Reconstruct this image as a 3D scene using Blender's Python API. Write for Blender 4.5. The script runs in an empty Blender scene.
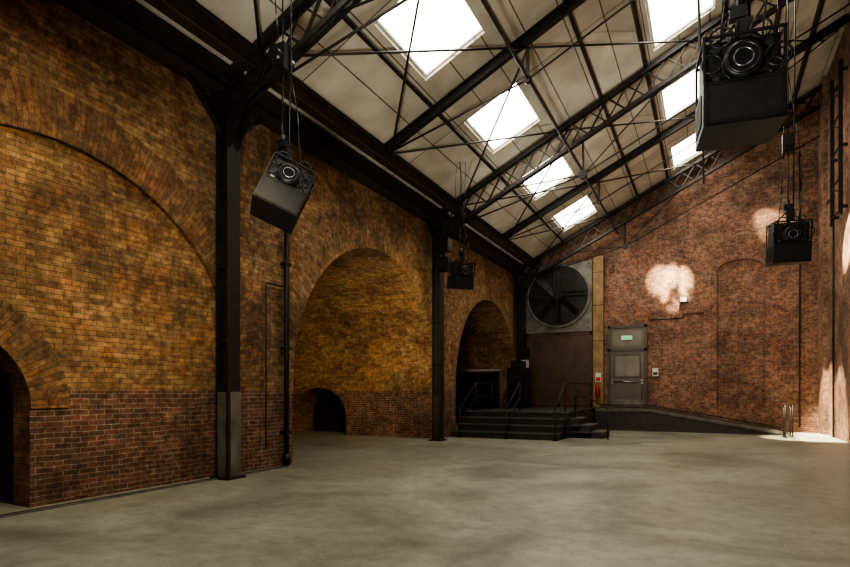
import bpy, math, random
from mathutils import Vector, Matrix
random.seed(7)
sc = bpy.context.scene
try:
    sc.view_settings.view_transform = 'AgX'
    sc.view_settings.look = 'AgX - Medium High Contrast'
    sc.view_settings.exposure = 0.15
except Exception as e:
    print(e)

# ------------------------------------------------------------------ materials
def newmat(name):
    m = bpy.data.materials.new(name); m.use_nodes = True
    nt = m.node_tree
    return m, nt, nt.nodes, nt.links, nt.nodes['Principled BSDF']

def simple(name, col, rough=0.6, metal=0.0, nscale=6.0, var=0.35, bump=0.15, emit=None, es=0):
    m, nt, N, L, b = newmat(name)
    tc = N.new('ShaderNodeTexCoord')
    n = N.new('ShaderNodeTexNoise'); n.inputs['Scale'].default_value = nscale; n.inputs['Detail'].default_value = 6
    L.new(tc.outputs['Object'], n.inputs['Vector'])
    cr = N.new('ShaderNodeValToRGB')
    cr.color_ramp.elements[0].position = 0.3; cr.color_ramp.elements[1].position = 0.7
    cr.color_ramp.elements[0].color = tuple(c*(1-var) for c in col)+(1,)
    cr.color_ramp.elements[1].color = tuple(min(1, c*(1+var)) for c in col)+(1,)
    L.new(n.outputs['Fac'], cr.inputs['Fac']); L.new(cr.outputs['Color'], b.inputs['Base Color'])
    b.inputs['Roughness'].default_value = rough; b.inputs['Metallic'].default_value = metal
    if bump:
        bp = N.new('ShaderNodeBump'); bp.inputs['Strength'].default_value = bump; bp.inputs['Distance'].default_value = 0.01
        L.new(n.outputs['Fac'], bp.inputs['Height']); L.new(bp.outputs['Normal'], b.inputs['Normal'])
    if emit:
        b.inputs['Emission Color'].default_value = emit+(1,); b.inputs['Emission Strength'].default_value = es
    return m

def mixc(N, L, fac, a, b, mode='MIX'):
    x = N.new('ShaderNodeMix'); x.data_type = 'RGBA'; x.blend_type = mode
    for s, v in ((x.inputs[0], fac), (x.inputs[6], a), (x.inputs[7], b)):
        if isinstance(v, (int, float)): s.default_value = v
        elif isinstance(v, tuple): s.default_value = v+(1,)
        else: L.new(v, s)
    return x.outputs[2]

def brick(name, up, lo, mortar, split=None, bw=0.22, rh=0.07, pale=0.25, patchcol=(0.42,0.36,0.28), ms=0.007, mlo=None, dirt=0.38, red=0.5, redcol=(1.15,.68,.5)):
    m, nt, N, L, b = newmat(name)
    tc = N.new('ShaderNodeTexCoord'); geo = N.new('ShaderNodeNewGeometry')
    wn = N.new('ShaderNodeTexNoise'); wn.inputs['Scale'].default_value = 3.5; wn.inputs['Detail'].default_value = 4
    L.new(geo.outputs['Position'], wn.inputs['Vector'])
    vm = N.new('ShaderNodeVectorMath'); vm.operation = 'MULTIPLY_ADD'
    vm.inputs[1].default_value = (0.045, 0.045, 0)
    L.new(wn.outputs['Color'], vm.inputs[0]); L.new(tc.outputs['UV'], vm.inputs[2])
    def bt(c1, c2, mo):
        t = N.new('ShaderNodeTexBrick'); t.inputs['Scale'].default_value = 1
        t.inputs['Brick Width'].default_value = bw; t.inputs['Row Height'].default_value = rh
        t.inputs['Mortar Size'].default_value = ms; t.inputs['Mortar Smooth'].default_value = 0.5
        t.inputs['Bias'].default_value = -0.05
        t.inputs['Color1'].default_value = c1+(1,); t.inputs['Color2'].default_value = c2+(1,)
        t.inputs['Mortar'].default_value = mo+(1,)
        L.new(vm.outputs[0], t.inputs['Vector']); return t
    t1 = bt(*up, mortar); col = t1.outputs['Color']
    # patches of redder / burnt bricks
    nr = N.new('ShaderNodeTexNoise'); nr.inputs['Scale'].default_value = 1.7; nr.inputs['Detail'].default_value = 9; nr.inputs['Roughness'].default_value = .75
    vo = N.new('ShaderNodeVectorMath'); vo.operation='ADD'; vo.inputs[1].default_value=(13.1,7.7,3.3)
    L.new(geo.outputs['Position'], vo.inputs[0]); L.new(vo.outputs[0], nr.inputs['Vector'])
    mrr = N.new('ShaderNodeMapRange'); mrr.inputs[1].default_value=.48; mrr.inputs[2].default_value=.62; mrr.inputs[4].default_value=red
    L.new(nr.outputs['Fac'], mrr.inputs[0])
    rc = mixc(N, L, 1.0, col, redcol, 'MULTIPLY')
    col = mixc(N, L, mrr.outputs[0], col, rc)
    if split is not None:
        t2 = bt(*lo, mlo or mortar)
        sx = N.new('ShaderNodeSeparateXYZ'); L.new(geo.outputs['Position'], sx.inputs[0])
        mr = N.new('ShaderNodeMapRange'); mr.inputs[1].default_value = split-0.01; mr.inputs[2].default_value = split+0.01
        L.new(sx.outputs['Z'], mr.inputs[0])
        col = mixc(N, L, mr.outputs[0], t2.outputs['Color'], col)
    n1 = N.new('ShaderNodeTexNoise'); n1.inputs['Scale'].default_value = 0.75; n1.inputs['Detail'].default_value = 12; n1.inputs['Roughness'].default_value = 0.75
    L.new(geo.outputs['Position'], n1.inputs['Vector'])
    r1 = N.new('ShaderNodeValToRGB'); r1.color_ramp.elements[0].position = 0.38; r1.color_ramp.elements[1].position = 0.58
    r1.color_ramp.elements[0].color = (dirt,dirt*.94,dirt*.92,1); r1.color_ramp.elements[1].color = (1.2,1.19,1.16,1)
    L.new(n1.outputs['Fac'], r1.inputs['Fac'])
    col = mixc(N, L, 1.0, col, r1.outputs['Color'], 'MULTIPLY')
    n3 = N.new('ShaderNodeTexNoise'); n3.inputs['Scale'].default_value = 9; n3.inputs['Detail'].default_value = 8; n3.inputs['Roughness'].default_value = 0.75
    L.new(geo.outputs['Position'], n3.inputs['Vector'])
    r3 = N.new('ShaderNodeValToRGB'); r3.color_ramp.elements[0].position = 0.38; r3.color_ramp.elements[1].position = 0.62
    r3.color_ramp.elements[0].color = (0.45,0.44,0.43,1); r3.color_ramp.elements[1].color = (1.45,1.42,1.38,1)
    L.new(n3.outputs['Fac'], r3.inputs['Fac'])
    col = mixc(N, L, 1.0, col, r3.outputs['Color'], 'MULTIPLY')
    n2 = N.new('ShaderNodeTexNoise'); n2.inputs['Scale'].default_value = 2.6; n2.inputs['Detail'].default_value = 12; n2.inputs['Roughness'].default_value = 0.85
    L.new(geo.outputs['Position'], n2.inputs['Vector'])
    r2 = N.new('ShaderNodeMapRange'); r2.inputs[1].default_value = 0.52; r2.inputs[2].default_value = 0.70; r2.inputs[4].default_value = pale
    L.new(n2.outputs['Fac'], r2.inputs[0])
    col = mixc(N, L, r2.outputs[0], col, patchcol)
    L.new(col, b.inputs['Base Color'])
    b.inputs['Roughness'].default_value = 0.8
    bp = N.new('ShaderNodeBump'); bp.inputs['Strength'].default_value = 0.6; bp.inputs['Distance'].default_value = 0.012; bp.invert = True
    L.new(t1.outputs['Fac'], bp.inputs['Height'])
    bp2 = N.new('ShaderNodeBump'); bp2.inputs['Strength'].default_value = 0.5; bp2.inputs['Distance'].default_value = 0.02
    L.new(n3.outputs['Fac'], bp2.inputs['Height']); L.new(bp.outputs['Normal'], bp2.inputs['Normal'])
    L.new(bp2.outputs['Normal'], b.inputs['Normal'])
    return m

M_left = brick('brick_yellow_stock', ((0.37,0.235,0.11),(0.19,0.11,0.052)), ((0.18,0.078,0.05),(0.085,0.045,0.034)), (0.15,0.105,0.065), split=1.42, pale=0.3, patchcol=(0.44,0.34,0.20), mlo=(0.30,0.25,0.2))
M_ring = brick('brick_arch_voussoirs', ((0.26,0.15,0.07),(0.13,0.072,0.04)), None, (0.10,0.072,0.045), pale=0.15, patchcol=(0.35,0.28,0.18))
M_back = brick('brick_red_back', ((0.25,0.12,0.072),(0.11,0.060,0.043)), None, (0.23,0.18,0.135), pale=0.55, patchcol=(0.40,0.31,0.23), dirt=.45, red=.4)
M_right = brick('brick_right', ((0.34,0.19,0.12),(0.22,0.12,0.085)), None, (0.32,0.26,0.2), pale=0.35, red=.2)
M_steel = simple('steel_black_paint', (0.018,0.015,0.014), 0.5, 0.2, 8)
M_steelbr = simple('steel_brown_rust', (0.036,0.024,0.017), 0.6, 0.2, 5)
M_galv = simple('steel_sheath_grey', (0.15,0.14,0.13), 0.6, 0.3, 4)
M_black = simple('fixture_black', (0.009,0.0095,0.011), 0.38, 0.2, 12, 0.2, 0.03)
M_dgrey = simple('fixture_dark_grey', (0.018,0.020,0.024), 0.4, 0.4, 10, 0.2, 0.03)
M_chrome = simple('metal_bright', (0.30,0.30,0.31), 0.3, 1.0, 10, 0.1, 0)
M_fan = simple('fan_panel_grey', (0.16,0.155,0.135), 0.6, 0.2, 3)
M_fandk = simple('fan_dark', (0.012,0.011,0.010), 0.6, 0.2, 3)
M_plybr = simple('panel_brown', (0.07,0.036,0.021), 0.6, 0, 2.5, 0.3)
M_timber = simple('timber_yellow', (0.24,0.15,0.065), 0.7, 0, 3.0, 0.3)
M_door = simple('door_grey_brown', (0.10,0.08,0.062), 0.5, 0.1, 3, 0.15)
M_frame = simple('door_frame_dark', (0.06,0.05,0.038), 0.6, 0, 3, 0.2)
M_lite = simple('door_wired_glass', (0.17,0.15,0.12), 0.25, 0, 3, 0.15, 0)
M_block = simple('painted_blockwork', (0.5,0.52,0.5), 0.8, 0, 4, 0.15)
M_red = simple('red_enamel', (0.35,0.015,0.012), 0.4, 0, 5, 0.1, 0)
M_white = simple('sign_white', (0.6,0.6,0.57), 0.6, 0, 5, 0.1, 0)
M_green = simple('sign_exit_green', (0.03,0.40,0.12), 0.5, 0, 5, 0.05, 0, emit=(0.2,1.0,0.4), es=0.5)
M_step = simple('platform_dark', (0.032,0.028,0.025), 0.6, 0, 5, 0.3)
M_nose = simple('step_nosing', (0.10,0.09,0.082), 0.6, 0, 5, 0.3)
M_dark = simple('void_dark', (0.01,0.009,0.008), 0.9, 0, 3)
M_slab = simple('pale_slab', (0.55,0.53,0.47), 0.7, 0, 3, 0.15)
M_glass, nt, N, L, b = newmat('lens_glass')
b.inputs['Base Color'].default_value = (0.008,0.010,0.014,1); b.inputs['Roughness'].default_value = 0.12
M_pane, nt, N, L, b = newmat('skylight_opal_glazing')
b.inputs['Base Color'].default_value = (0.8,0.8,0.78,1); b.inputs['Emission Color'].default_value = (1,0.94,0.80,1)
b.inputs['Emission Strength'].default_value = 12.0

M_floor, nt, N, L, b = newmat('concrete_floor')
tc = N.new('ShaderNodeTexCoord')
n1 = N.new('ShaderNodeTexNoise'); n1.inputs['Scale'].default_value = 0.42; n1.inputs['Detail'].default_value = 12; n1.inputs['Roughness'].default_value = 0.68
n1.inputs['Distortion'].default_value = 0.8
L.new(tc.outputs['Object'], n1.inputs['Vector'])
r = N.new('ShaderNodeValToRGB'); r.color_ramp.elements[0].position = 0.34; r.color_ramp.elements[1].position = 0.64
r.color_ramp.elements[0].color = (0.20,0.197,0.155,1); r.color_ramp.elements[1].color = (0.39,0.385,0.315,1)
L.new(n1.outputs['Fac'], r.inputs['Fac'])
n2 = N.new('ShaderNodeTexNoise'); n2.inputs['Scale'].default_value = 4; n2.inputs['Detail'].default_value = 14; n2.inputs['Roughness'].default_value = 0.82
L.new(tc.outputs['Object'], n2.inputs['Vector'])
r2 = N.new('ShaderNodeValToRGB'); r2.color_ramp.elements[0].position = 0.36; r2.color_ramp.elements[1].position = 0.58
r2.color_ramp.elements[0].color = (0.66,0.66,0.65,1); r2.color_ramp.elements[1].color = (1.08,1.08,1.08,1)
L.new(n2.outputs['Fac'], r2.inputs['Fac'])
c = mixc(N, L, 1.0, r.outputs['Color'], r2.outputs['Color'], 'MULTIPLY')
n4 = N.new('ShaderNodeTexNoise'); n4.inputs['Scale'].default_value = 14; n4.inputs['Detail'].default_value = 3
L.new(tc.outputs['Object'], n4.inputs['Vector'])
mr = N.new('ShaderNodeMapRange'); mr.inputs[1].default_value = 0.66; mr.inputs[2].default_value = 0.72; mr.inputs[4].default_value = 0.5
L.new(n4.outputs['Fac'], mr.inputs[0])
c = mixc(N, L, mr.outputs[0], c, (0.45,0.44,0.38))
n6 = N.new('ShaderNodeTexNoise'); n6.inputs['Scale'].default_value = 1.1; n6.inputs['Detail'].default_value = 9; n6.inputs['Roughness'].default_value=.8
L.new(tc.outputs['Object'], n6.inputs['Vector'])
mr6 = N.new('ShaderNodeMapRange'); mr6.inputs[1].default_value = 0.6; mr6.inputs[2].default_value = 0.66; mr6.inputs[4].default_value = 0.35
L.new(n6.outputs['Fac'], mr6.inputs[0])
c = mixc(N, L, mr6.outputs[0], c, (0.5,0.49,0.43))
mp = N.new('ShaderNodeMapping'); mp.inputs['Rotation'].default_value=(0,0,.6); mp.inputs['Scale'].default_value=(.6,6,1)
L.new(tc.outputs['Object'], mp.inputs['Vector'])
n5 = N.new('ShaderNodeTexNoise'); n5.inputs['Scale'].default_value = 1.2; n5.inputs['Detail'].default_value = 8; n5.inputs['Roughness'].default_value=.75
L.new(mp.outputs[0], n5.inputs['Vector'])
mr5 = N.new('ShaderNodeMapRange'); mr5.inputs[1].default_value = 0.58; mr5.inputs[2].default_value = 0.7; mr5.inputs[4].default_value = 0.3
L.new(n5.outputs['Fac'], mr5.inputs[0])
c = mixc(N, L, mr5.outputs[0], c, (0.15,0.147,0.12))
L.new(c, b.inputs['Base Color'])
rr = N.new('ShaderNodeMapRange'); rr.inputs[1].default_value = 0.3; rr.inputs[2].default_value = 0.7; rr.inputs[3].default_value = 0.30; rr.inputs[4].default_value = 0.5
L.new(n1.outputs['Fac'], rr.inputs[0]); L.new(rr.outputs[0], b.inputs['Roughness'])
bp = N.new('ShaderNodeBump'); bp.inputs['Strength'].default_value = 0.15; bp.inputs['Distance'].default_value = 0.02
L.new(n2.outputs['Fac'], bp.inputs['Height']); L.new(bp.outputs['Normal'], b.inputs['Normal'])

M_ceil, nt, N, L, b = newmat('ceiling_boards')
tc = N.new('ShaderNodeTexCoord')
t = N.new('ShaderNodeTexBrick'); t.offset = 0.0
t.inputs['Scale'].default_value = 1; t.inputs['Brick Width'].default_value = 4.0; t.inputs['Row Height'].default_value = 0.72
t.inputs['Mortar Size'].default_value = 0.014; t.inputs['Mortar Smooth'].default_value = 0.1
t.inputs['Color1'].default_value = (0.66,0.62,0.52,1); t.inputs['Color2'].default_value = (0.56,0.52,0.44,1); t.inputs['Mortar'].default_value = (0.12,0.10,0.075,1)
L.new(tc.outputs['UV'], t.inputs['Vector'])
n = N.new('ShaderNodeTexNoise'); n.inputs['Scale'].default_value = 1.2; n.inputs['Detail'].default_value = 8
L.new(tc.outputs['UV'], n.inputs['Vector'])
r = N.new('ShaderNodeValToRGB'); r.color_ramp.elements[0].position = 0.35; r.color_ramp.elements[1].position = 0.65
r.color_ramp.elements[0].color = (0.74,0.72,0.69,1); r.color_ramp.elements[1].color = (1.05,1.05,1.05,1)
L.new(n.outputs['Fac'], r.inputs['Fac'])
L.new(mixc(N, L, 1.0, t.outputs['Color'], r.outputs['Color'], 'MULTIPLY'), b.inputs['Base Color'])
b.inputs['Roughness'].default_value = 0.7

# ------------------------------------------------------------------ mesh builder
class B:
    def __init__(s): s.v=[]; s.f=[]; s.m=[]; s.uv=[]; s.mats=[]; s.sm=[]
    def mi(s, mat):
        if mat not in s.mats: s.mats.append(mat)
        return s.mats.index(mat)
    def face(s, pts, mat, uvs=None, smooth=False):
        i=len(s.v); s.v += [Vector(p) for p in pts]; s.f.append(list(range(i,i+len(pts))))
        s.m.append(s.mi(mat)); s.uv.append(uvs); s.sm.append(smooth)
    def boxm(s, M, size, mat):
        x,y,z=[a/2 for a in size]
        P=[M@Vector(p) for p in ((-x,-y,-z),(x,-y,-z),(x,y,-z),(-x,y,-z),(-x,-y,z),(x,-y,z),(x,y,z),(-x,y,z))]
        for q in ((0,3,2,1),(4,5,6,7),(0,1,5,4),(1,2,6,5),(2,3,7,6),(3,0,4,7)):
            s.face([P[k] for k in q], mat)
    def box(s, a, b, mat):
        c=[(a[k]+b[k])/2 for k in range(3)]; sz=[abs(b[k]-a[k]) for k in range(3)]
        s.boxm(Matrix.Translation(c), sz, mat)
    def frame(s, p, q, up=(0,0,1)):
        p=Vector(p); q=Vector(q); d=(q-p); l=d.length; d.normalize(); up=Vector(up)
        if abs(d.dot(up))>0.98: up=Vector((0,1,0)) if abs(d.y)<0.9 else Vector((1,0,0))
        sx=d.cross(up).normalized(); u=sx.cross(d).normalized()
        M=Matrix((sx,d,u)).transposed().to_4x4(); M.translation=(p+q)/2
        return M,l
    def beam(s, p, q, w, h, mat, up=(0,0,1)):
        M,l=s.frame(p,q,up); s.boxm(M,(w,l,h),mat)
    def ibeam(s, p, q, w, h, t, mat, up=(0,0,1)):
        M,l=s.frame(p,q,up)
        s.boxm(M@Matrix.Translation((0,0,h/2-t/2)),(w,l,t),mat)
        s.boxm(M@Matrix.Translation((0,0,-h/2+t/2)),(w,l,t),mat)
        s.boxm(M,(t,l,h-2*t),mat)
    def lathe(s, M, prof, mat, n=16, cap=True):
        rings=[]
        for (y,r) in prof:
            rings.append([M@Vector((r*math.cos(2*math.pi*k/n), y, r*math.sin(2*math.pi*k/n))) for k in range(n)])
        for a,b in zip(rings, rings[1:]):
            for k in range(n):
                k2=(k+1)%n
                s.face([a[k],b[k],b[k2],a[k2]], mat, smooth=True)
        if cap:
            s.face(rings[0], mat); s.face(rings[-1][::-1], mat)
    def tube(s, p, q, r, mat, n=8):
        M,l=s.frame(p,q); s.lathe(M,[(-l/2,r),(l/2,r)],mat,n)
    def path(s, pts, r, mat, n=8):
        for a,b in zip(pts,pts[1:]): s.tube(a,b,r,mat,n)
    def torus(s, M, R, r, mat, n=24, k=8):
        for i in range(n):
            for j in range(k):
                q=[]
                for (a,b) in ((i,j),(i+1,j),(i+1,j+1),(i,j+1)):
                    A=2*math.pi*a/n; C=2*math.pi*b/k
                    q.append(M@Vector(((R+r*math.cos(C))*math.cos(A), r*math.sin(C), (R+r*math.cos(C))*math.sin(A))))
                s.face(q[::-1], mat, smooth=True)
    def obj(s, name, loc=None, rot=None, scale=1, parent=None):
        me=bpy.data.meshes.new(name)
        me.from_pydata([tuple(v) for v in s.v],[],s.f)
        for m in s.mats: me.materials.append(m)
        uvl=me.uv_layers.new(name='UVMap')
        for p in me.polygons:
            p.material_index=s.m[p.index]; p.use_smooth=s.sm[p.index]
            u=s.uv[p.index]; n=p.normal
            for k,li in enumerate(p.loop_indices):
                if u: uvl.data[li].uv=u[k]
                else:
                    c=me.vertices[me.loops[li].vertex_index].co
                    ax,ay,az=abs(n.x),abs(n.y),abs(n.z)
                    uvl.data[li].uv=(c.y,c.z) if ax>=ay and ax>=az else ((c.x,c.z) if ay>=az else (c.x,c.y))
        o=bpy.data.objects.new(name,me); sc.collection.objects.link(o)
        if loc: o.location=loc
        if rot: o.rotation_euler=rot
        o.scale=(scale,)*3
        if parent: o.parent=parent
        import bmesh
        bm=bmesh.new(); bm.from_mesh(me); bmesh.ops.remove_doubles(bm, verts=bm.verts, dist=1e-5)
        bm.to_mesh(me); bm.free()
        return o

# ------------------------------------------------------------------ dims
XL=-7.3; XR=3.4; YB=23.2; YF=-7.0
S=0.486
def rz(x): return 6.64+S*(x+7.0)
NS=24
def arch_wall(b, P, u0, u1, z0, ztop, holes, mat, depthv=None, revmat=None):
    cur=u0
    def strip(a,c,za,zc):
        b.face([P(a,za),P(c,zc),P(c,ztop(c)),P(a,ztop(a))],mat)
    for (uc,R,zs,zb,rise) in holes:
        strip(cur,uc-R,z0,z0)
        if zb>z0:
            b.face([P(uc-R,z0),P(uc+R,z0),P(uc+R,zb),P(uc-R,zb)],mat)
            if depthv is not None:
                D=Vector(depthv); p=Vector(P(uc-R,zb)); q=Vector(P(uc+R,zb)); b.face([p,q,q+D,p+D],mat)
        pts=[(uc-R*math.cos(math.pi*i/NS), zs+rise*math.sin(math.pi*i/NS)) for i in range(NS+1)]
        for (a,za),(c,zc) in zip(pts,pts[1:]): strip(a,c,za,zc)
        if depthv is not None:
            D=Vector(depthv); full=[(uc-R,zb)]+pts+[(uc+R,zb)]; s_=0
            dl=D.length
            for (a,za),(c,zc) in zip(full,full[1:]):
                l=math.hypot(c-a,zc-za)
                if l<1e-6: continue
                p=Vector(P(a,za)); q=Vector(P(c,zc))
                b.face([p,q,q+D,p+D], revmat or mat, [(0,s_),(0,s_+l),(dl,s_+l),(dl,s_)])
                s_+=l
        cur=uc+R
    strip(cur,u1,z0,z0)

def ring(b, P, uc, R, zs, th, outv, mat, a0=0.0, a1=math.pi, n=32, out=0.02):
    O=Vector(outv)*out; Rm=R+th/2
    for i in range(n):
        A=a0+(a1-a0)*i/n; C=a0+(a1-a0)*(i+1)/n
        def pt(r,a): return Vector(P(uc-r*math.cos(a), zs+r*math.sin(a)))+O
        s0=Rm*A; s1=Rm*C
        b.face([pt(R,A),pt(R,C),pt(R+th,C),pt(R+th,A)],mat,[(0,s0),(0,s1),(th,s1),(th,s0)])
        b.face([pt(R+th,A),pt(R+th,C),pt(R+th,C)-O,pt(R+th,A)-O],mat)
        b.face([pt(R,A),pt(R,A)-O,pt(R,C)-O,pt(R,C)],mat)

# ------------------------------------------------------------------ left wall
b=B()
PL=lambda y,z:(XL,y,z)
ZT=lambda y: rz(XL)
SP=1.5
arches=[(-3.7,3.06,SP,0,3.06),(4.25,3.06,SP,0,3.06)]
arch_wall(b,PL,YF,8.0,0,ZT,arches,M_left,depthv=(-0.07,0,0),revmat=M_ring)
arch_wall(b,PL,8.0,YB,0,ZT,[(12.05,3.3,1.6,0,3.3),(19.9,3.2,1.6,0,3.2)],M_left,depthv=(-0.6,0,0),revmat=M_left)
PI=lambda y,z:(XL-0.06,y,z)
for (yc,R,zs,_,_) in arches:
    cut=(yc-1.25,0.98,1.2,0,0.98)
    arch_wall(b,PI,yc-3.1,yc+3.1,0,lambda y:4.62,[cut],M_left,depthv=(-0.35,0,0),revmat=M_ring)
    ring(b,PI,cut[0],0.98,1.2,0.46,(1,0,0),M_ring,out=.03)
    x0=XL-0.41
    b.box((x0-2.2,cut[0]-1.3,0.0),(x0-2.1,cut[0]+1.3,2.4),M_dark)  # near-black lining: the unlit passage's shade put into the colour
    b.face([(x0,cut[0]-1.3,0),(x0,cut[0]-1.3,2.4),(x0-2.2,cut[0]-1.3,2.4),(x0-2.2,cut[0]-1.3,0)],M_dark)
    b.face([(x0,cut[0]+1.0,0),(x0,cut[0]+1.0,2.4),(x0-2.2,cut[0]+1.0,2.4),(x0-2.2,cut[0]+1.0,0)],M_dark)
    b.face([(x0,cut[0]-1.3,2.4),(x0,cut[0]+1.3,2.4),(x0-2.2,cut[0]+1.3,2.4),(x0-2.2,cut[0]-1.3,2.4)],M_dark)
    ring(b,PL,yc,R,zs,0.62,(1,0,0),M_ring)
ring(b,PL,12.05,3.3,1.6,0.5,(1,0,0),M_left,out=.006)
ring(b,PL,19.9,3.2,1.6,0.5,(1,0,0),M_left,out=.006)
def vault(yc,R,zs,x1,holeFar=None):
    x0=XL-0.6
    pts=[(yc-R*math.cos(math.pi*i/32), zs+R*math.sin(math.pi*i/32)) for i in range(33)]
    s_=0
    for (a,za),(c,zc) in zip(pts,pts[1:]):
        l=math.hypot(c-a,zc-za)
        b.face([(x0,a,za),(x1,a,za),(x1,c,zc),(x0,c,zc)],M_left,[(x0,s_),(x1,s_),(x1,s_+l),(x0,s_+l)]); s_+=l
    b.face([(x0,yc-R,0),(x1,yc-R,0),(x1,yc-R,zs),(x0,yc-R,zs)],M_left)
    PF=lambda x,z:(x,yc+R,z)
    if holeFar:
        xc,r,hz,rise=holeFar
        arch_wall(b,PF,x1,x0,0,lambda x:zs,[(xc,r,hz,0,rise)],M_left,depthv=(0,1.1,0),revmat=M_ring)
        b.face([(xc-r-.2,yc+R+1.1,0),(xc+r+.2,yc+R+1.1,0),(xc+r+.2,yc+R+1.1,zs),(xc-r-.2,yc+R+1.1,zs)],M_dark)  # end sheet, darkness beyond the opening put into its colour
    else:
        b.face([(x0,yc+R,0),(x1,yc+R,0),(x1,yc+R,zs),(x0,yc+R,zs)],M_left)
    end=[(x1,p[0],p[1]) for p in pts]
    b.face([(x1,yc-R,0)]+end+[(x1,yc+R,0)],M_left)
vault(12.05,3.3,1.6,-14.5,(-11.7,1.1,0.55,1.0))
vault(19.9,3.2,1.6,-12.0)
b.obj('wall_left')

# ------------------------------------------------------------------ back wall with blind arch
b=B()
PB=lambda x,z:(x,YB,z)
uc,R=0.98,0.76
arch_wall(b,PB,XL-0.2,XR+0.2,0,lambda x:rz(x)+0.1,[(uc,R,5.75,0.8,0.42)],M_back,depthv=(0,0.16,0),revmat=M_back)
b.face([(uc-R,YB+.16,.8),(uc+R,YB+.16,.8),(uc+R,YB+.16,6.2),(uc-R,YB+.16,6.2)],M_back)
for i in range(NS):
    a=math.pi*i/NS; c=math.pi*(i+1)/NS
    def e(t,k): return (uc-(R+k)*math.cos(t), YB-0.015, 5.75+(0.42+k)*math.sin(t))
    b.face([e(a,0),e(c,0),e(c,.24),e(a,.24)],M_back,[(0,a),(0,c),(.24,c),(.24,a)])
b.obj('wall_back')

b=B()
b.face([(XR,YF,0),(XR,YB,0),(XR,YB,rz(XR)+.1),(XR,YF,rz(XR)+.1)],M_right)
for y in (-1.2,6.79,14.75,22.7):
    b.box((XR-0.12,y-0.5,0),(XR+0.02,min(y+0.5,YB),rz(XR-0.12)),M_right)
b.obj('wall_right')
b=B()
b.face([(XL,YF,0),(XR,YF,0),(XR,YF,rz(XR)),(XL,YF,rz(XL))],M_back)
b.obj('wall_front')
b=B()
b.box((-15,YF,-0.12),(XR+0.2,YB+0.3,0),M_floor)
b.box((2.35,18.6,0),(XR-.005,23.1,.012),M_slab)
b.obj('floor')

# ------------------------------------------------------------------ ceiling with skylights
rows=[(-5.05,-3.8),(-1.2,0.1)]
offs=[0.0,0.45]
ycs=[-2.8,1.2,5.15,9.1,13.0,17.0,21.0]
b=B()
def roofface(x0,x1,y0,y1):
    k=math.sqrt(1+S*S)
    b.face([(x0,y0,rz(x0)),(x0,y1,rz(x0)),(x1,y1,rz(x1)),(x1,y0,rz(x1))],M_ceil,[(y0,x0*k),(y1,x0*k),(y1,x1*k),(y0,x1*k)])
xs=[XL-0.1,rows[0][0],rows[0][1],rows[1][0],rows[1][1],XR+0.1]
for i in (0,2,4): roofface(xs[i],xs[i+1],YF,YB+.1)
for ri,(x0,x1) in enumerate(rows):
    y=YF
    for yc in ycs:
        a=yc-0.97+offs[ri]; c=yc+0.97+offs[ri]
        roofface(x0,x1,y,a); y=c
        U=0.14
        for (p,q) in (((x0,a),(x1,a)),((x1,a),(x1,c)),((x1,c),(x0,c)),((x0,c),(x0,a))):
            b.face([(p[0],p[1],rz(p[0])),(q[0],q[1],rz(q[0])),(q[0],q[1],rz(q[0])+U),(p[0],p[1],rz(p[0])+U)],M_ceil)
    roofface(x0,x1,y,YB+.1)
b.obj('ceiling')
for ri,(x0,x1) in enumerate(rows):
    for yc in ycs:
        b=B(); a=yc-0.97+offs[ri]; c=yc+0.97+offs[ri]; U=0.12
        b.face([(x0,a,rz(x0)+U),(x0,c,rz(x0)+U),(x1,c,rz(x1)+U),(x1,a,rz(x1)+U)],M_pane)
        for xx in (x0+0.02,x1-0.02): b.beam((xx,a,rz(xx)+U-.03),(xx,c,rz(xx)+U-.03),.05,.05,M_white)
        for yy in (a+.02,c-.02): b.beam((x0,yy,rz(x0)+U-.03),(x1,yy,rz(x1)+U-.03),.05,.05,M_white)
        b.obj('window_%d'%(1+ri*7+ycs.index(yc)))

# ------------------------------------------------------------------ steel structure
colY=[-1.2,6.79,14.75,22.7]
XC=-7.0
for y in colY:
    b=B()
    w=.27
    zb=.81 if y>20 else 0
    b.box((XC-.13,y-w/2,zb),(XC-.10,y+w/2,6.2),M_steel); b.box((XC+.10,y-w/2,zb),(XC+.13,y+w/2,6.2),M_steel)
    b.box((XC-.10,y-.03,zb),(XC+.10,y+.03,6.2),M_steel)
    for z in (2.2,3.4,4.6,5.7):
        b.box((XC-.125,y-w/2+.02,z),(XC+.125,y+w/2-.02,z+.04),M_steel)
    if y<10:
        b.box((XC-.10,y-w/2+.01,zb),(XC+.14,y+w/2+.012,1.4),M_galv)
        b.box((XC+.10,y-w/2-.005,0),(XC+.145,y-w/2+.05,1.4),M_steel)
    else:
        b.box((XC-.10,y-w/2+.03,zb),(XC+.10,y+w/2-.03,1.3),M_steelbr)
    b.box((XC-.2,y-w/2-.06,zb),(XC+.2,y+w/2+.06,zb+.04),M_steel)
    b.box((XC-.22,y-w/2-.06,6.0),(XC+.3,y+w/2+.06,6.2),M_steel)
    for dy in (-.09,.09):
        b.face([(XC+.13,y+dy,5.3),(XC+.13,y+dy,6.2),(XC+.8,y+dy,6.5)],M_steel)
    for sgn in (-1,1):
        yy=y+sgn*.8
        if yy<YB-.1: b.beam((XC,y+sgn*.12,5.55),(XC,yy,6.18),.06,.06,M_steel)
    b.obj('steel_column')
b=B()
b.ibeam((XC-.02,YF+.05,6.4),(XC-.02,YB-.05,6.4),.34,.4,.04,M_steelbr)
b.obj('eaves_beam')
b=B()
b.ibeam((-6.45,YF+.05,6.62),(-6.45,YB-.05,6.62),.2,.3,.03,M_steelbr,up=(0,0,1))
b.obj('edge_beam')

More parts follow.
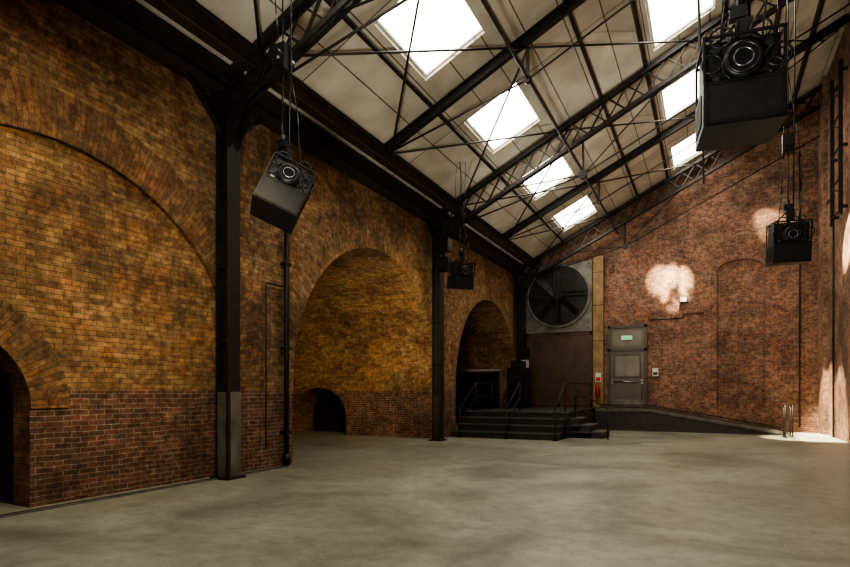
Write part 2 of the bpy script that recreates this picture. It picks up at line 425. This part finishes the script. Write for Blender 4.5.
k=math.sqrt(1+S*S); nrm=Vector((-S,0,1)).normalized()
def rp(x,y,off): return Vector((x,y,rz(x)))-Vector((0,0,off))
for y in colY:
    b=B(); y=min(y,YB-.35)
    for dy in (-.06,.06):
        b.beam(rp(-7.0,y+dy,.14),rp(XR-.15,y+dy,.14),.05,.11,M_steel,up=nrm)
        b.beam(rp(-6.9,y+dy,.80),rp(XR-.15,y+dy,.75),.05,.08,M_steel,up=nrm)
    n=22
    X=[-6.85+i*(10.0/n) for i in range(n+1)]
    for i in range(n):
        o0,o1=(.75,.16) if i%2 else (.16,.75)
        b.beam(rp(X[i],y,o0),rp(X[i+1],y,o1),.04,.04,M_steel)
        b.beam(rp(X[i],y,o1),rp(X[i+1],y,o0),.03,.03,M_steel)
    b.tube((XC+.2,y,6.0),(-2.9,y,6.95),.022,M_steel); b.tube((-2.9,y,6.95),(XR-.15,y,9.9),.022,M_steel)
    b.tube((-2.9,y,6.95),rp(-2.9,y,.75),.03,M_steel)
    b.tube((-2.9,y,6.95),rp(-4.9,y,.75),.02,M_steel); b.tube((-2.9,y,6.95),rp(-.9,y,.75),.02,M_steel)
    b.lathe(Matrix.Translation((-2.9,y,6.95)),[(-.06,.11),(.06,.11)],M_steel,12)
    b.obj('lattice_roof_truss')
for y in (-5,2.8,10.85,18.85):
    b=B()
    b.ibeam(rp(-6.45,y,.14),rp(XR-.02,y,.14),.13,.2,.025,M_steel,up=nrm)
    b.tube(rp(-6.2,y,.3),rp(-3.2,y,.95),.02,M_steel); b.tube(rp(-3.2,y,.95),rp(-.2,y,.95),.02,M_steel); b.tube(rp(-.2,y,.95),rp(3.1,y,.3),.02,M_steel)
    for x in (-3.2,-.2):
        b.beam(rp(x,y,.24),rp(x,y,.97),.06,.06,M_steel)
        b.lathe(Matrix.Translation(rp(x,y,.95)),[(-.05,.08),(.05,.08)],M_steel,10)
    b.obj('roof_rafter')
b=B()
for x in (-5.25,-3.55,-2.45,-1.4,.3,1.5,2.5):
    b.beam(rp(x,YF+.05,.06),rp(x,YB-.05,.06),.07,.12,M_steel,up=nrm)
b.obj('roof_purlins')
b=B()
ys=[-1.2,2.8,6.79,10.85,14.75,18.85,22.6]
for a,c in zip(ys,ys[1:]):
    b.tube(rp(-6.3,a,.32),rp(-3.2,c,.32),.022,M_steel); b.tube(rp(-6.3,c,.34),rp(-3.2,a,.34),.022,M_steel)
    b.tube(rp(-3.2,a,.32),rp(-.2,c,.32),.022,M_steel); b.tube(rp(-.2,a,.34),rp(2.8,c,.34),.022,M_steel)
b.tube(rp(-3.2,YF+.1,.92),rp(-3.2,YB-.1,.92),.028,M_steel); b.tube(rp(-.2,YF+.1,.92),rp(-.2,YB-.1,.92),.028,M_steel)
b.obj('roof_bracing_rods')

b=B()
X=XR-.17
for y in (19.2,20.4):
    b.box((X-.05,y-.04,6.3),(X+.05,y+.04,10.6),M_steel)
    for z in (6.5,8.2,10.3): b.box((X+.04,y-.03,z),(XR-.005,y+.03,z+.08),M_steel)
for i in range(9):
    z=6.5+i*.45; b.tube((X,19.2,z),(X,20.4,z+(.45 if i%2 else -.0)),.022,M_steel)
b.obj('lattice_bracket')
b=B()
b.path([(XR-.06,20.9,.02),(XR-.06,20.9,7.4),(XR-.06,22.0,7.4)],.03,M_steel)
b.obj('wall_conduit')

# ------------------------------------------------------------------ pipes on left wall
b=B()
b.path([(XL+.10,8.45,0.1),(XL+.10,8.45,4.85),(XL+.10,8.3,5.2),(XL+.10,8.3,6.1)],.05,M_steel,10)
for z in (.6,2.2,3.8): b.box((XL+.022,8.36,z),(XL+.15,8.54,z+.05),M_steel)
b.lathe(Matrix.Translation((XL+.10,8.45,.13))@Matrix.Rotation(math.pi/2,4,'X'),[(-.12,.075),(.1,.075)],M_steel,10)
b.obj('drain_pipe')
b=B()
b.path([(XL+.05,7.95,3.4),(XL+.05,8.4,3.4)],.018,M_steelbr); b.path([(XL+.05,7.95,3.4),(XL+.05,7.95,.4)],.014,M_steelbr)
b.obj('cable_conduit')
b=B()
b.box((XL+.14,YF+.1,0.0),(XL+.24,8.3,.015),M_dark)
b.box((XL+.24,YF+.1,0.0),(XL+.27,8.3,.022),M_galv)
b.obj('trim_1')

# ------------------------------------------------------------------ back wall: fan, panels, door
b=B()
yb=YB-.02
b.box((-6.85,yb-.16,3.82),(-4.18,yb,6.62),M_fan)
cx,cz,R=-5.5,5.28,1.22
Mf=Matrix.Translation((cx,yb-.16,cz))
b.lathe(Mf,[(-.14,R+.07),(0,R+.07)],M_fan,48)
b.lathe(Mf,[(-.145,R),(-.144,R)],M_fandk,48)
b.torus(Matrix.Translation((cx,yb-.31,cz)),R+.02,.035,M_fan,48)
for i in range(8):
    a=i*math.pi/4
    Mb=Mf@Matrix.Rotation(a,4,'Y')@Matrix.Translation((.62,-.19,0))@Matrix.Rotation(.5,4,'X')
    b.boxm(Mb,(.95,.012,.34),M_fandk)
b.lathe(Mf,[(-.27,.16),(-.15,.2)],M_fandk,20)
for a in (0,math.pi/2):
    Mb=Mf@Matrix.Rotation(a,4,'Y')@Matrix.Translation((0,-.28,0)); b.boxm(Mb,(2*R,.03,.04),M_steel)
for rr in (.45,.8): b.torus(Matrix.Translation((cx,yb-.46,cz)),rr,.010,M_steel,32,6)
for x in (-6.72,-4.3):
    for z in (3.95,5.2,6.5): b.lathe(Matrix.Translation((x,yb-.17,z)),[(-.02,.035),(0,.035)],M_steel,8)
b.obj('extractor_fan')
b=B()
b.box((-6.85,yb-.10,.82),(-4.18,yb,3.80),M_plybr)
for x in (-6.85,-5.55,-4.26): b.box((x,yb-.13,.82),(x+.08,yb-.10,3.8),M_plybr)
b.box((-6.85,yb-.13,3.7),(-4.18,yb-.1,3.8),M_plybr); b.box((-6.85,yb-.13,.82),(-4.18,yb-.1,.95),M_plybr)
b.obj('timber_panel')
b=B()
b.box((-4.16,yb-.2,.81),(-3.74,yb,6.75),M_timber)
b.box((-4.175,yb-.21,.81),(-4.12,yb-.2,6.75),M_steelbr)
for z in (3.4,4.8,6.1): b.box((-4.17,yb-.205,z),(-3.73,yb-.2,z+.03),M_steelbr)
b.obj('timber_post')
b=B()
x0,x1=-3.58,-2.14; z0,z1,z2=.81,2.98,3.98
b.box((x0,yb-.12,z0),(x0+.1,yb,z2),M_frame); b.box((x1-.1,yb-.12,z0),(x1,yb,z2),M_frame)
b.box((x0,yb-.12,z2-.1),(x1,yb,z2),M_frame); b.box((x0,yb-.12,z1),(x1,yb,z1+.1),M_frame)
b.box((x0+.1,yb-.07,z0+.02),(x1-.1,yb-.02,z1),M_door)
b.box((x0+.1,yb-.06,z1+.1),(x1-.1,yb-.02,z2-.1),M_door)
b.box((x0+.22,yb-.085,1.95),(x1-.22,yb-.07,2.85),M_frame); b.box((x0+.28,yb-.09,2.01),(x1-.28,yb-.085,2.79),M_lite)
b.box((x0+.2,yb-.075,z1+.2),(x1-.2,yb-.06,z2-.2),M_lite)
b.tube((x0+.15,yb-.16,1.8),(x1-.15,yb-.16,1.8),.025,M_chrome)
for x in (x0+.18,x1-.18): b.box((x-.03,yb-.17,1.72),(x+.03,yb-.07,1.88),M_chrome)
b.tube((x1-.18,yb-.12,1.0),(x1-.18,yb-.12,2.9),.012,M_chrome)
b.box((x0+.12,yb-.075,z0+.03),(x1-.12,yb-.07,z0+.3),M_galv)
b.obj('door_1')
b=B()
ys_=yb-.19
b.box((-3.05,ys_-.03,3.42),(-2.68,ys_,3.55),M_green); b.box((-3.07,ys_-.02,3.40),(-2.66,ys_+.01,3.57),M_white)
b.box((-3.02,ys_-.035,3.45),(-2.96,ys_-.03,3.52),M_white); b.box((-2.92,ys_-.035,3.475),(-2.76,ys_-.03,3.495),M_white)
b.obj('exit_sign')
b=B()
ye=yb-.40
Me=Matrix.Translation((-3.93,ye,1.42))@Matrix.Rotation(math.pi/2,4,'X')
b.lathe(Me,[(-.24,.05),(-.21,.075),(.18,.075),(.24,.035),(.29,.025)],M_red,16)
b.box((-3.98,ye+.075,1.3),(-3.88,yb-.225,1.5),M_steel); b.path([(-3.93,ye,1.15),(-3.84,ye-.02,1.2),(-3.83,ye-.02,1.5)],.012,M_steel)
b.obj('fire_extinguisher')
b=B(); b.box((-4.04,yb-.235,1.8),(-3.82,yb-.215,2.15),M_white); b.box((-4.02,yb-.24,1.83),(-3.84,yb-.235,1.98),M_red); b.obj('fire_notice_sign')
b=B(); b.box((-1.95,yb-.09,2.0),(-1.75,yb,2.3),M_white); b.box((-1.93,yb-.1,2.05),(-1.77,yb-.09,2.15),M_steel); b.obj('door_control_panel')
b=B()
b.path([(-2.1,yb-.02,4.15),(-.9,yb-.02,4.15),(-.9,yb-.02,4.3),(-.2,yb-.02,4.3)],.02,M_steel)
b.path([(2.75,yb-.02,.2),(2.75,yb-.02,9.6)],.025,M_steel)
b.obj('cable_conduit')
b=B()
b.box((-1.02,yb-.25,4.72),(-.75,yb-.1,4.93),M_steel); b.box((-1.0,yb-.26,4.74),(-.77,yb-.25,4.91),M_glass); b.tube((-.9,yb-.1,4.82),(-.9,yb,4.82),.03,M_steel)
b.obj('wall_floodlight')

# ------------------------------------------------------------------ platform, steps and ramp
b=B()
H=.8
b.box((-7.1,17.4,0),(-3.85,22.9,H-.05),M_step); b.box((-7.12,17.38,H-.05),(-3.82,23.18,H),M_step)
n=4
for i in range(n-1):
    z=H*(i+1)/n; y0=16.2+.4*i
    b.box((-7.2,y0,0),(-3.9,17.4,z-.04),M_step); b.box((-7.25,y0-.03,z-.04),(-3.88,17.4,z),M_step)
    b.box((-7.25,y0-.035,z-.035),(-3.88,y0-.02,z),M_nose)
b.box((-7.25,17.36,H-.05),(-3.82,17.38,H),M_nose)
for i in range(n-1):
    z=H*(i+1)/n; x1=-2.85-.35*i
    b.box((-3.85,17.5,0),(x1,18.7,z-.04),M_step); b.box((-3.85,17.48,z-.04),(x1+.02,18.72,z),M_nose)
steps=b.obj('entrance_steps')
b=B()
b.box((-3.8,21.6,0),(-1.9,23.17,H),M_step)
xa,xb=-1.9,2.2
A0,A1=(xa,21.6,0),(xa,23.17,0); B0,B1=(xb,21.6,0),(xb,23.17,0); C0,C1=(xa,21.6,H),(xa,23.17,H); D0,D1=(xb,21.6,.1),(xb,23.17,.1)
b.face([A0,B0,D0,C0],M_step); b.face([A1,C1,D1,B1],M_step); b.face([C0,D0,D1,C1],M_step); b.face([B0,B1,D1,D0],M_step)
b.beam((xa,21.58,H-.05),(xb,21.58,.06),.04,.12,M_nose)
b.beam((-3.8,21.58,H-.05),(xa,21.58,H-.05),.04,.12,M_nose)
ramp=b.obj('access_ramp')

def rail(pts_base, h, name, mids=(.5,), parent=None):
    b=B(); top=[(p[0],p[1],p[2]+h) for p in pts_base]
    for p,t in zip(pts_base,top):
        b.tube(p,t,.02,M_steel); b.box((p[0]-.06,p[1]-.06,p[2]),(p[0]+.06,p[1]+.06,p[2]+.012),M_steel)
    b.path(top,.022,M_steel)
    for m in mids: b.path([(p[0],p[1],p[2]+h*m) for p in pts_base],.014,M_steel)
    return b.obj(name,parent=parent)
rail([(-5.4,16.1,0),(-5.4,17.45,H)],.9,'handrail_1',parent=steps)
rail([(-3.95,16.1,0),(-3.95,17.42,H),(-3.95,18.9,H),(-3.95,21.5,H)],.9,'handrail_2',parent=steps)
rail([(-6.9,16.1,0),(-6.9,17.45,H),(-6.9,19.0,H)],.9,'handrail_3',parent=steps)
rail([(-3.7,17.55,.6),(-2.7,17.4,0)],.9,'handrail_4',parent=steps)
rail([(-3.6,21.66,H),(-1.9,21.66,H),(2.1,21.66,.12)],.12,'kerb_rail',(),parent=ramp)
rail([(2.3,20.9,0),(2.3,21.5,0)],1.0,'handrail')
rail([(2.05,20.4,0),(2.05,20.8,0)],1.0,'handrail')

b=B()
y=23.06
b.box((-9.9,y-.06,0),(-7.95,y,3.9),M_block)
for z in (.8,1.2,1.6,2.0,2.4,2.8,3.2,3.6): b.box((-9.9,y-.064,z),(-7.95,y-.06,z+.02),M_galv)
b.obj('blockwork_partition')
b=B()
b.box((-9.9,y-.14,0),(-7.95,y-.07,2.3),M_frame); b.box((-9.82,y-.18,.05),(-8.97,y-.14,2.22),M_black); b.box((-8.93,y-.18,.05),(-8.03,y-.14,2.22),M_black)
for x in (-9.05,-8.85): b.tube((x,y-.22,1.0),(x,y-.22,1.3),.015,M_chrome)
b.obj('door_2')
b=B()
b.box((-6.75,20.2,H+.005),(-6.05,20.9,H+1.5),M_black)
for i in range(6): b.box((-6.70,20.17,H+.1+i*.23),(-6.10,20.2,H+.28+i*.23),M_dgrey)
b.box((-6.6,20.2,H+1.5),(-6.2,20.8,H+1.75),M_dgrey)
b.obj('equipment_rack')
b=B()
b.box((-6.86,22.3,2.2),(-6.6,22.55,2.7),M_white); b.box((-6.86,22.3,2.8),(-6.6,22.55,3.2),M_dgrey); b.path([(-6.7,22.4,3.2),(-6.7,22.4,5.8)],.03,M_steel)
b.obj('switch_box')

# ------------------------------------------------------------------ hanging video-light fixtures
def fixture(loc, rotz, tilt, scale=1.0, roll=0.0):
    b=B()
    R=Matrix.Rotation(rotz,4,'Z')@Matrix.Rotation(tilt,4,'X')@Matrix.Rotation(roll,4,'Y')
    b.boxm(R@Matrix.Translation((0,0,-.2)),(.72,.62,.44),M_black)
    b.boxm(R@Matrix.Translation((0,-.315,-.2)),(.64,.012,.36),M_dgrey)
    for x in (-.33,.33): b.boxm(R@Matrix.Translation((x,-.32,-.2)),(.03,.02,.42),M_black)
    for z in (-.39,-.01): b.boxm(R@Matrix.Translation((0,-.32,z)),(.68,.02,.03),M_black)
    for sx in (-.365,.365):
        for i in range(7): b.boxm(R@Matrix.Translation((sx,-.18+i*.06,-.2)),(.012,.03,.3),M_dgrey)
    b.boxm(R@Matrix.Translation((0,.02,.24)),(.66,.48,.40),M_black)
    b.boxm(R@Matrix.Translation((0,-.225,.24)),(.60,.02,.34),M_dgrey)
    Ml=R@Matrix.Translation((-.02,-.23,.17))
    b.lathe(Ml,[(-.16,.155),(-.15,.17),(-.10,.17),(-.09,.15),(-.02,.15),(0,.19),(.02,.19)],M_dgrey,28)
    b.lathe(Ml,[(-.165,.12),(-.163,.12)],M_glass,24)
    b.torus(Ml@Matrix.Translation((0,-.16,0)),.14,.016,M_black,28,8)
    b.torus(Ml@Matrix.Translation((0,-.165,0)),.085,.008,M_chrome,24,6)
    b.torus(Ml@Matrix.Translation((0,-.05,0)),.165,.014,M_black,28,8)
    for x in (-.24,.22):
        b.lathe(R@Matrix.Translation((x,-.24,.34)),[(-.05,.04),(0,.05)],M_dgrey,12)
        b.boxm(R@Matrix.Translation((x,-.24,.06)),(.06,.03,.04),M_chrome)
        b.boxm(R@Matrix.Translation((x*.9,-.25,.2)),(.05,.03,.09),M_black)
    for i in range(5): b.boxm(R@Matrix.Translation((-.12+.07*i,-.24,.38)),(.025,.012,.012),M_chrome)
    for x in (-.35,.35):
        for y in (-.29,.29): b.boxm(R@Matrix.Translation((x,y,.24)),(.025,.025,.46),M_black)
    for y in (-.29,.29): b.boxm(R@Matrix.Translation((0,y,.46)),(.73,.025,.025),M_black)
    for x in (-.35,.35): b.boxm(R@Matrix.Translation((x,0,.46)),(.025,.6,.025),M_black)
    for (cx_,r_,cz_) in ((-.28,.09,.2),(.3,.11,.2),(.27,.07,.1),(-.2,.1,.45),(.15,.09,.48)):
        b.torus(R@Matrix.Translation((cx_,-.28,cz_)),r_,.012,M_black,16,6)
    top=.62
    for x in (-.3,.3):
        p=R@Vector((x,0,.46)); b.tube(p,(0,0,top+.12),.014,M_black)
    b.tube((0,0,.46),(0,0,top+.35),.035,M_black,10)
    b.boxm(Matrix.Translation((0,0,top+.2)),(.16,.1,.12),M_black)
    b.boxm(Matrix.Translation((.07,.02,top+.02)),(.12,.14,.2),M_black)
    roof=(rz(loc[0])-.3-loc[2])/scale
    hz=min(roof-.6,2.0)
    b.tube((0,0,top+.3),(0,0,hz),.012,M_black,6)
    b.box((-.11,-.10,hz),(.11,.10,hz+.42),M_black); b.box((-.08,-.14,hz+.05),(.08,-.10,hz+.35),M_dgrey)
    b.lathe(Matrix.Translation((0,0,hz+.2)),[(-.2,.09),(.2,.09)],M_black,12)
    b.tube((0,0,hz+.4),(0,0,roof),.012,M_black,6)
    b.tube((.1,.04,top),(.16,.05,roof),.014,M_black,6)
    for (ph,x0_) in ((9,.22),(6,-.18)):
        pts=[R@Vector((x0_,.1,.4))]
        for i in range(1,11):
            t_=i/10; pts.append(Vector((x0_*(1-t_)-.1*t_+.09*math.sin(t_*ph), .1*(1-t_), .4+(roof-.4)*t_)))
        b.path(pts,.010,M_black,6)
    return b.obj('stage_light_projector',loc=loc,scale=scale)
cam_yaw=math.radians(26.7)
fixture((0.23,5.95,4.14),math.radians(8),0.0,.90)
fixture((-4.72,5.47,3.84),math.radians(48),math.radians(-12),.76,math.radians(24))
fixture((-5.5,12.9,4.25),math.radians(50),.15,.72)
fixture((1.23,11.8,4.0),math.radians(10),0.1,.8)
b=B()
x,y=-6.6,14.3
b.box((x-.18,y-.15,5.3),(x+.18,y+.15,5.65),M_black); b.box((x-.12,y-.2,4.75),(x+.2,y+.1,5.1),M_black)
b.lathe(Matrix.Translation((x+.05,y-.2,4.92)),[(-.06,.12),(0,.13)],M_dgrey,14)
b.tube((x,y,5.1),(x,y,6.5),.03,M_black); b.tube((x,y,6.1),(-6.87,y+.4,6.1),.03,M_black)
b.obj('spotlight_cluster')

# ------------------------------------------------------------------ lights
def light(kind,name,loc,target,power,color,size=.3,angle=60,blend=.6,gobo=0):
    l=bpy.data.lights.new(name,kind); l.energy=power; l.color=color
    if kind=='SPOT': l.spot_size=math.radians(angle); l.spot_blend=blend; l.shadow_soft_size=size
    if gobo:
        l.use_nodes=True; N=l.node_tree.nodes; L=l.node_tree.links
        em=[n for n in N if n.type=='EMISSION'][0]
        g=N.new('ShaderNodeNewGeometry'); n=N.new('ShaderNodeTexNoise'); n.inputs['Scale'].default_value=gobo; n.inputs['Detail'].default_value=3
        m=N.new('ShaderNodeMapRange'); m.inputs[1].default_value=.42; m.inputs[2].default_value=.56; m.inputs[3].default_value=.12; m.inputs[4].default_value=1.5
        L.new(g.outputs['Incoming'],n.inputs['Vector']); L.new(n.outputs['Fac'],m.inputs[0]); L.new(m.outputs[0],em.inputs['Strength'])
    o=bpy.data.objects.new(name,l); sc.collection.objects.link(o); o.location=loc
    d=Vector(target)-Vector(loc); o.rotation_euler=d.to_track_quat('-Z','Y').to_euler()
    return o
warm=(1.0,.77,.43)
light('SPOT','wall_wash_lamp',(-2.2,2.8,5.2),(-7.3,4.8,2.7),800,warm,.4,62,1)
light('SPOT','vault_wash_lamp',(-4.6,8.6,3.6),(-10.0,15.3,2.5),1300,warm,.4,62,1)
light('SPOT','back_wall_lamp',(-1.0,14.0,6.0),(-.2,23.2,3.8),800,(1,.8,.58),.3,70,1)
light('SPOT','roof_fill',(-1.8,1.0,1.0),(-2.9,12.0,8.2),1900,(1,.93,.78),.5,90,1)  # added fill to brighten the ceiling boards; no fixture stands here
light('SPOT','roof_fill_far',(-1.8,11.0,2.0),(-2.2,19.0,8.6),1000,(1,.93,.78),.5,95,1)  # second added fill, lifts the far half of the ceiling
sunc=(1,.84,.56)
light('SPOT','skylight_shaft_a',(-.95,19.2,8.7),(-1.2,23.2,5.4),16000,sunc,.04,17,.8,9)
light('SPOT','skylight_shaft_e',(-1.3,19.2,8.6),(-1.7,23.2,5.65),11000,sunc,.04,13,.9)
light('SPOT','skylight_shaft_b',(.6,21.9,8.9),(2.0,23.2,7.15),1300,sunc,.04,28,.8)
light('SPOT','skylight_shaft_c',(.6,19.4,6.5),(3.3,22.2,.6),11000,sunc,.04,18,.5)
light('SPOT','skylight_shaft_f',(1.2,19.0,5.5),(2.95,20.6,0),6500,sunc,.04,32,.4)
light('SPOT','skylight_shaft_d',(.6,17.2,8.3),(3.4,19.2,5.6),14000,sunc,.04,15,.5)

w=bpy.data.worlds.new('World'); sc.world=w; w.use_nodes=True
nt=w.node_tree; bg=nt.nodes['Background']
sky=nt.nodes.new('ShaderNodeTexSky')
try:
    sky.sky_type='NISHITA'; sky.sun_disc=False; sky.sun_elevation=math.radians(40)
except Exception: pass
nt.links.new(sky.outputs[0],bg.inputs['Color']); bg.inputs['Strength'].default_value=.2

cam=bpy.data.cameras.new('camera'); co=bpy.data.objects.new('camera',cam); sc.collection.objects.link(co)
co.location=(0,0,1.4); co.rotation_euler=(math.pi/2,0,cam_yaw)
cam.sensor_width=36; cam.lens=24.0; cam.shift_y=108.5/850; cam.clip_end=200
sc.camera=co
